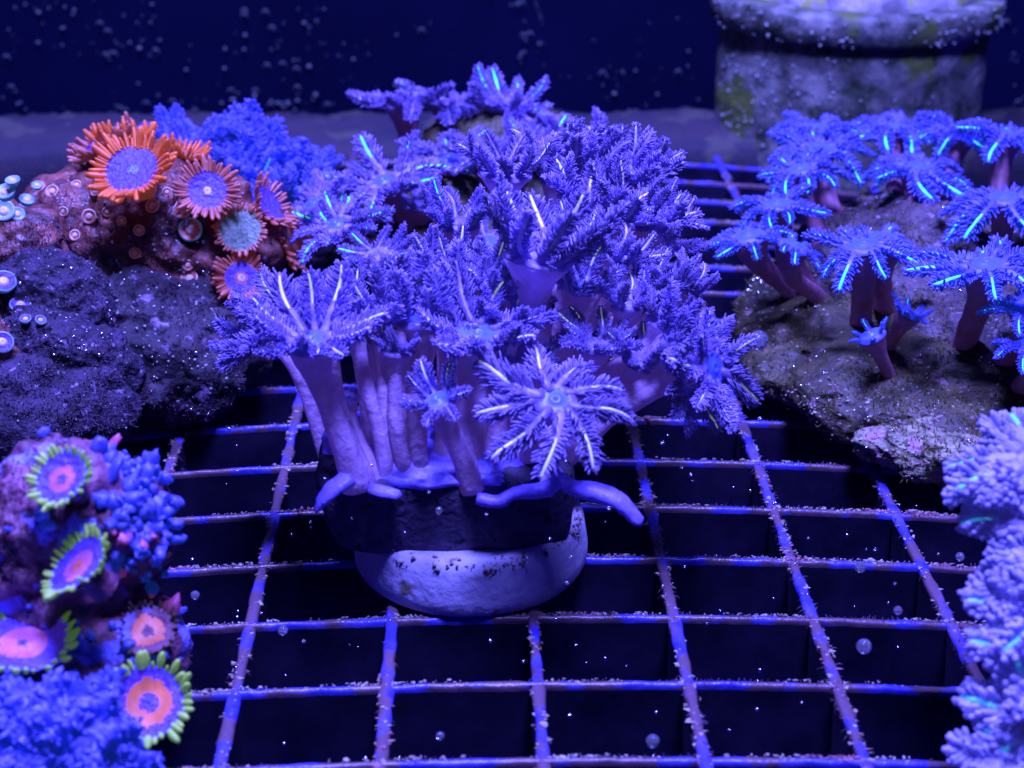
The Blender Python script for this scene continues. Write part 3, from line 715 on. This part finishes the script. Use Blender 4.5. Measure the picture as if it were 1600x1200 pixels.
# ------------------------------------------------------------------ near left rock with green polyps
nc = pt(110, 950, 12.2)
nr = thing('polyp_rock', 'purple rock at lower left carrying pink polyps with green fringes', 'rock', (nc.x, 12.4, 0))
mb = MB()
blob(mb, (nc.x-.2, 12.75, 1.65), (.98, .8, 1.1), seed=31, m=0, sub=6, amp=.15)
blob(mb, (nc.x+.25, 12.7, 2.0), (.58, .5, .6), seed=32, m=0, sub=6, amp=.12)
blob(mb, (nc.x+.25, 12.4, .55), (.72, .7, .65), seed=33, m=0, sub=5, floor=.02, amp=.12)
blob(mb, (nc.x-.3, 12.0, .5), (1.0, .8, .6), seed=34, m=0, sub=5, floor=.02, amp=.12)
ntr = bvh(mb); part('rock', mb, M['rockpurple'], nr)
def ZN(*a, **k): return Z(*a, tree=ntr, root=nr, Y=12, **k)
NS = dict(stemm=M['rockpurple'], stem=.25)
ZN(97, 748, (-.25, .42, .85), 44, M['bluedisc'], M['green'], ntent=30, tl=.36, inner=(M['pink'], .47, .16), centre=(M['bluedisc'], .18), lift=.3, elev=5, tr=.13, cup=.1, **NS)
ZN(122, 885, (-.55, .62, .55), 56, M['bluedisc'], M['green'], ntent=36, tl=.28, inner=(M['pink'], .48, .15), centre=(M['redpink'], .15), lift=.45, elev=5, tr=.13, cup=.1, **NS)
ZN(35, 1005, (.05, .85, .5), 72, M['bluedisc'], M['green'], ntent=40, tl=.24, inner=(M['pink'], .5, .1), lift=.5, elev=5, tr=.12, cup=.1, **NS)
ZN(232, 1098, (.1, .35, .92), 58, M['bluedisc'], M['green'], ntent=34, tl=.36, inner=(M['redpink'], .6, .2), centre=(M['bluedisc'], .22), lift=.4, elev=8, tr=.15, cup=.2, **NS)
ZN(232, 985, (.2, .5, .75), 42, M['rockpurple'], M['rockgreen'], ntent=26, tl=.3, lift=.15, elev=20, inner=(M['redpink'], .6, .2), tr=.13, **NS)
for i in range(260):
    x, y = (R.uniform(170, 290), R.uniform(675, 900)) if i % 3 else (R.uniform(0, 290), R.uniform(675, 1040))
    l, n, k, dd = ntr.ray_cast(CAM, ray(x, y))
    if not l: continue
    if min((x-97)**2+(y-748)**2, (x-122)**2+(y-885)**2, (x-35)**2+(y-1005)**2, (x-232)**2+(y-1095)**2) < 52**2: continue
    if x < 170 and y > 790 and R.random() < .7: continue
    r = R.uniform(4, 13)*(l-CAM).dot(-BK)/F
    mb = MB(); mb.ball((0, 0, 0), 1, 9, 6, jit=.3, sq=(R.uniform(.5, 1.1), 1, R.uniform(1.0, 2.4)))
    put('knob', mesh('knob', mb, [M['blue'] if R.random() < .94 else M['pink']]), nr, mtx=frame(n.orthogonal(), (n+UPW*.5).normalized(), l+n*.02-Vector(nr.location)/U, r*U))
# blue fuzzy mound in the corner
uc = pt(80, 1140, 10.9)
ur = thing('mushroom_coral', 'bright blue fuzzy mound coral in the lower left corner', 'coral', (uc.x, 11.0, 0))
mb = MB(); blob(mb, (uc.x-.05, 11.1, uc.z-.62), (.70, .6, .82), seed=41, m=0, sub=6, amp=.3, ridge=.3, fine=.08, fr=2.2); ut = bvh(mb)
part('body', mb, M['blue'], ur)
mb = MB()
for i in range(2600):
    th, ph = R.uniform(0, 6.283), math.acos(R.uniform(-.2, 1))
    d = Vector((math.sin(ph)*math.cos(th), math.sin(ph)*math.sin(th), math.cos(ph)))
    o_ = Vector((uc.x-.05, 11.1, uc.z-.62)); l, n, k, dd = ut.ray_cast(o_+d*3, -d)
    if l is None: continue
    q = (n+Vector((R.gauss(0, .5), R.gauss(0, .5), R.gauss(0, .5)))).normalized(); h = R.uniform(.03, .09)
    mb.tube([l-q*.02, l+q*h*.6, l+q*h], [.02+.3*h, .01+.25*h, .008], 5, 0, cap0=False, jit=.3)
part('papillae', mb, M['blue'], ur, 'stuff')

# ------------------------------------------------------------------ right colony
rr_ = pt(1400, 560, 20.5)
rt = thing('soft_coral_colony', 'blue soft coral with cyan streaks on a wide crusted rock at right', 'coral', (rr_.x, 20.5, 0))
mb = MB()
X = rr_.x
blob(mb, (X+.35, 20.3, .35), (2.65, 3.5, .75), seed=51, m=0, sub=6, floor=.02, amp=.25)
blob(mb, (X+.6, 21.8, .85), (2.0, 2.3, 1.0), seed=52, m=1, sub=6)
blob(mb, (X+1.4, 19.4, .7), (1.8, 1.8, .85), seed=53, m=1, sub=5)
blob(mb, (X+.25, 17.0, .25), (1.7, .75, .4), seed=54, m=2, sub=6, floor=.02, tilt=(-.35, 'Z'), fine=.07)
blob(mb, (X-.9, 18.2, .3), (1.1, .65, .4), seed=55, m=2, sub=6, floor=.02, tilt=(-.6, 'Z'), fine=.07)
rtr = bvh(mb); part('rock', mb, [M['rockgreen'], M['rock'], M['rockcrust']], rt)
def PQ(px, py, Y, ax, L, bx, by, **kw):
    p, n = hit(rtr, bx, by, Y+.3)
    kw.setdefault('stalk', 'brownstalk')
    return polyp(rt, pt(px, py, Y), cdir(*ax), L*R.uniform(.8, .98), p+ray(bx, by)*.25-UPW*.25, style='bluecyan', **kw)
PQ(1278, 232, 23.0, (-0.05, .9, .42), 0.90, 1310, 350, rs=.17, elev=2, n=10, prob=1.0, bends=(-1.2, -.2), rot=.1)
PQ(1275, 200, 24.2, (0.00, .9, .42), 0.76, 1300, 330, rs=.15, elev=5, n=9, prob=1.0, bends=(-1.2, -.2))
PQ(1435, 262, 22.5, (0.00, .9, .42), 0.84, 1420, 370, rs=.17, elev=2, n=10, prob=1.0, bends=(-1.2, -.2))
PQ(1400, 200, 24.5, (0.00, .9, .42), 0.76, 1400, 320, rs=.15, elev=5, n=9, prob=1.0, bends=(-1.2, -.2))
PQ(1500, 210, 24.0, (0.20, .9, .42), 0.76, 1480, 330, rs=.15, elev=5, n=9, prob=1.0, bends=(-1.2, -.2))
PQ(1575, 210, 23.0, (0.20, .9, .42), 0.85, 1560, 340, rs=.16, elev=0, n=9, prob=1.0, bends=(-1.2, -.2))
PQ(1215, 320, 20.8, (-0.10, .9, .42), 0.59, 1270, 450, rs=.15, elev=5, n=9, prob=1.0, bends=(-1.2, -.2))
PQ(1170, 370, 20.2, (-0.20, .9, .42), 0.55, 1250, 450, rs=.15, elev=5, n=9, prob=1.0, bends=(-1.2, -.2))
PQ(1350, 385, 18.6, (-0.10, .9, .42), 0.68, 1345, 500, rs=.16, elev=2, n=9, prob=1.0, bends=(-1.2, -.2))
PQ(1380, 375, 19.0, (0.10, .9, .42), 0.47, 1385, 480, rs=.17, elev=5, n=8, prob=1.0, bends=(-1.2, -.2))
PQ(1540, 415, 17.8, (-0.10, .9, .42), 0.78, 1500, 540, rs=.17, elev=2, n=10, prob=1.0, bends=(-1.2, -.2))
PQ(1570, 310, 20.5, (-0.10, .9, .42), 0.81, 1560, 400, rs=.16, elev=0, n=9, prob=1.0, bends=(-1.2, -.2))
PQ(1610, 480, 17.4, (-0.20, .9, .42), 0.52, 1560, 560, rs=.15, elev=5, n=8, prob=1.0, bends=(-1.2, -.2))
PQ(1615, 540, 17.0, (-0.20, .9, .42), 0.43, 1590, 600, rs=.13, elev=5, n=8, prob=1.0, bends=(-1.2, -.2))
PQ(1420, 490, 18.2, (0.50, .9, .42), 0.27, 1385, 540, rs=.09, elev=20, n=7, prob=.5, bends=(-.3, .9))
PQ(1362, 525, 17.9, (-0.50, .9, .42), 0.21, 1400, 590, rs=.10, elev=30, n=6, prob=1.0, bends=(-.3, .9))
PQ(1250, 265, 22.0, (-0.30, .9, .42), 0.66, 1290, 380, rs=.14, elev=0, n=9, prob=1.0, bends=(-1.2, -.2))
PQ(1240, 385, 19.6, (0.30, .9, .42), 0.43, 1290, 460, rs=.13, elev=5, n=8, prob=1.0, bends=(-1.2, -.2))
mb = MB(); mb2 = MB()
for _ in range(2600):
    x, y = R.uniform(1130, 1600), R.uniform(420, 810)
    l, n, i, dd = rtr.ray_cast(CAM, ray(x, y))
    if l and (y > 600 or R.random() < .25):
        (mb if R.random() < .6 else mb2).ball(l, R.uniform(.006, .022), 5, 4, jit=.6, sq=(R.uniform(.6, 1.8), 1, R.uniform(.5, 1.2)))
part('crust_grain', mb, M['grain'], rt, 'stuff'); part('pink_grain', mb2, M['crust_red'], rt, 'stuff')

# ------------------------------------------------------------------ near right coral
qc = pt(1590, 950, 11.0)
qr = thing('soft_coral_colony', 'blurred lilac feathery soft coral filling the lower right edge', 'coral', (qc.x+.5, 11.2, 0))
mb = MB(); blob(mb, (qc.x+1.0, 11.6, .4), (.9, .8, .5), seed=61, floor=.02); part('rock', mb, M['rockpurple'], qr)
for (x, y, Y, L, ax) in ((1615, 720, 12.4, .62, (-.3, .7, .6)), (1620, 800, 12.0, .5, (-.5, .4, .6)), (1640, 920, 11.4, .6, (-.4, .4, .8)), (1650, 1010, 11.0, .66, (-.4, .3, .8)), (1650, 1120, 10.6, .70, (-.4, .2, .8)), (1630, 1200, 10.4, .55, (-.3, .3, .9)), (1690, 860, 11.6, .7, (-.3, .5, .7))):
    a = pt(x, y, Y)
    polyp(qr, a, cdir(*ax), L, (qc.x+.9, 11.5, .5), rs=.14, style='fat', elev=10, n=9, prob=.6, bends=(-.9, .7))

# ------------------------------------------------------------------ algae fuzz on the rocks and bars
def fuzz(name, root, tree, n, x0, x1, y0, y1, m, L0, L1, wd=.006):
    mb = MB()
    for _ in range(n):
        x, y = R.uniform(x0, x1), R.uniform(y0, y1)
        l, nn, i, dd = tree.ray_cast(CAM, ray(x, y))
        if l is None or noise.noise(l*1.6)+R.uniform(-.2, .2) < -.05: continue
        d = (nn+Vector((R.gauss(0, .6), R.gauss(0, .6), R.gauss(.2, .5)))).normalized(); L = R.uniform(L0, L1)
        d2 = (d+Vector((R.gauss(0, .6), R.gauss(0, .6), R.gauss(0, .4)))).normalized()
        mb.tube([l-nn*.01, l+d*L*.5, l+d*L*.5+d2*L*.5], [wd, wd, wd*.5], 3, cap0=False)
    part(name, mb, m, root, 'stuff')
M['fuzz_green'] = mat('brown_green_algae', (.05, .05, .01), (.22, .20, .04), 300, .8)
M['fuzz_purple'] = mat('purple_grey_algae', (.025, .015, .035), (.12, .07, .12), 300, .8)
fuzz('algae_fuzz', rt, rtr, 9000, 1120, 1600, 260, 820, M['fuzz_green'], .03, .11)
fuzz('algae_fuzz', dr, dt, 4500, 0, 260, 340, 700, M['fuzz_purple'], .02, .07)
fuzz('algae_fuzz', lr, lt, 5000, 60, 380, 300, 700, M['fuzz_purple'], .02, .08)
fuzz('algae_fuzz', nr, ntr, 2500, 0, 300, 660, 1100, M['fuzz_purple'], .02, .06)
mb = MB()
for c in range(-5, 6):
    y = 10
    while y < 28:
        y += R.uniform(.006, .02); x = X0+CX*c
        if noise.noise(Vector((x*1.3, y*.5, 8)))+R.uniform(-.3, .3)+(.15 if c > 0 else -.1) < .05: continue
        sd = R.choice((-1, 1)); p = Vector((x+sd*R.uniform(.0, .06), y, arch(x)-R.uniform(-.005, .08)))
        d = Vector((sd*R.uniform(.1, 1), R.gauss(0, .5), R.uniform(-.9, .6))).normalized(); L = R.uniform(.02, .09)
        mb.tube([p, p+d*L*.5, p+d*L+Vector((0, 0, -.3*L))], [.007, .006, .003], 3, cap0=False)
for r_ in range(-1, 14):
    x = X0-7; y = rowY(r_)
    while x < X0+8:
        x += R.uniform(.006, .03)
        if noise.noise(Vector((x*.9, y*1.3, 4)))+R.uniform(-.3, .3) < .1: continue
        p = Vector((x, y+R.uniform(-.02, .03), arch(x))); L = R.uniform(.015, .05)
        d = Vector((R.gauss(0, .5), R.gauss(0, .5), 1)).normalized(); mb.tube([p, p+d*L], [.006, .004], 3, cap0=False)
part('algae_fuzz', mb, M['fuzz_purple'], rack, 'stuff')

# ------------------------------------------------------------------ bubbles
def bubble(px, py, Y, rpx, label):
    p = pt(px, py, Y); d = (p-CAM).dot(-BK)
    mb = MB(); mb.ball((0, 0, 0), 1, 20, 12)
    o = put('bubble', mesh('bubble', mb, [M['bubble']]), None, mtx=frame(Vector((1, 0, 0)), UPW, p, rpx*d/F*U))
    o['label'] = label; o['category'] = 'bubble'; o['group'] = 'loose air bubbles in the water'
bubble(1350, 1010, 12.5, 12, 'large blue bubble over the grid, lowest right of the loose ones')
bubble(1344, 886, 13.5, 9, 'blue bubble just above the grid bar at right centre')
bubble(1403, 954, 13.0, 7, 'small bubble right of the large blue bubble above the grid')
bubble(1020, 1158, 12.0, 11, 'bright elongated bubble near the bottom edge of the grid')
bubble(305, 930, 13.5, 7, 'round bubble right of the purple polyp rock at lower left')
bubble(442, 985, 13.2, 8, 'bubble beside the leftmost visible long grid bar')
bubble(1500, 870, 14.0, 7, 'bright bubble on the grid near the lilac coral at right')
bubble(1185, 532, 18.0, 16, 'largest bubble, resting on the olive rock at right')
bubble(686, 798, 13.9, 6, 'bubble clinging to the dark stone block front')
bubble(688, 1150, 12.2, 7, 'faint bubble below the ceramic plug near the bottom edge')
mb = MB()
def sprinkle(n, x0, x1, y0, y1, tree, s0=.012, s1=.03):
    for _ in range(n):
        x, y = R.uniform(x0, x1), R.uniform(y0, y1)
        l, nn, i, dd = tree.ray_cast(CAM, ray(x, y))
        if l: mb.ball(l+nn*.01, R.uniform(s0, s1), 8, 6)
sprinkle(18, 1150, 1300, 480, 660, rtr, .014, .032); sprinkle(34, 1300, 1590, 280, 560, rtr); sprinkle(14, 1200, 1560, 600, 780, rtr, .01, .022); sprinkle(8, 100, 330, 500, 680, lt); sprinkle(16, 1150, 1200, 430, 460, rtr, .02, .04)
sprinkle(16, 60, 250, 480, 560, dt); sprinkle(14, 170, 330, 340, 480, lt); sprinkle(8, 0, 240, 400, 560, dt)
for _ in range(90):
    p = pt(R.uniform(300, 1500), R.uniform(620, 1190), R.uniform(12, 15)); mb.ball(p, R.uniform(.006, .02), 7, 5)
for _ in range(60):
    p = pt(R.uniform(300, 1500), R.uniform(560, 1190), 12); d = p-CAM; p = CAM+d*((H+R.uniform(.05, .6))/-d.z*1.0)
    mb.ball(p, R.uniform(.012, .028), 7, 5, jit=.1)
o = part('tiny_bubbles', mb, M['silver'], None, 'stuff'); o['label'] = 'sprinkle of tiny glinting bubbles over rocks and grid'; o['category'] = 'bubbles'
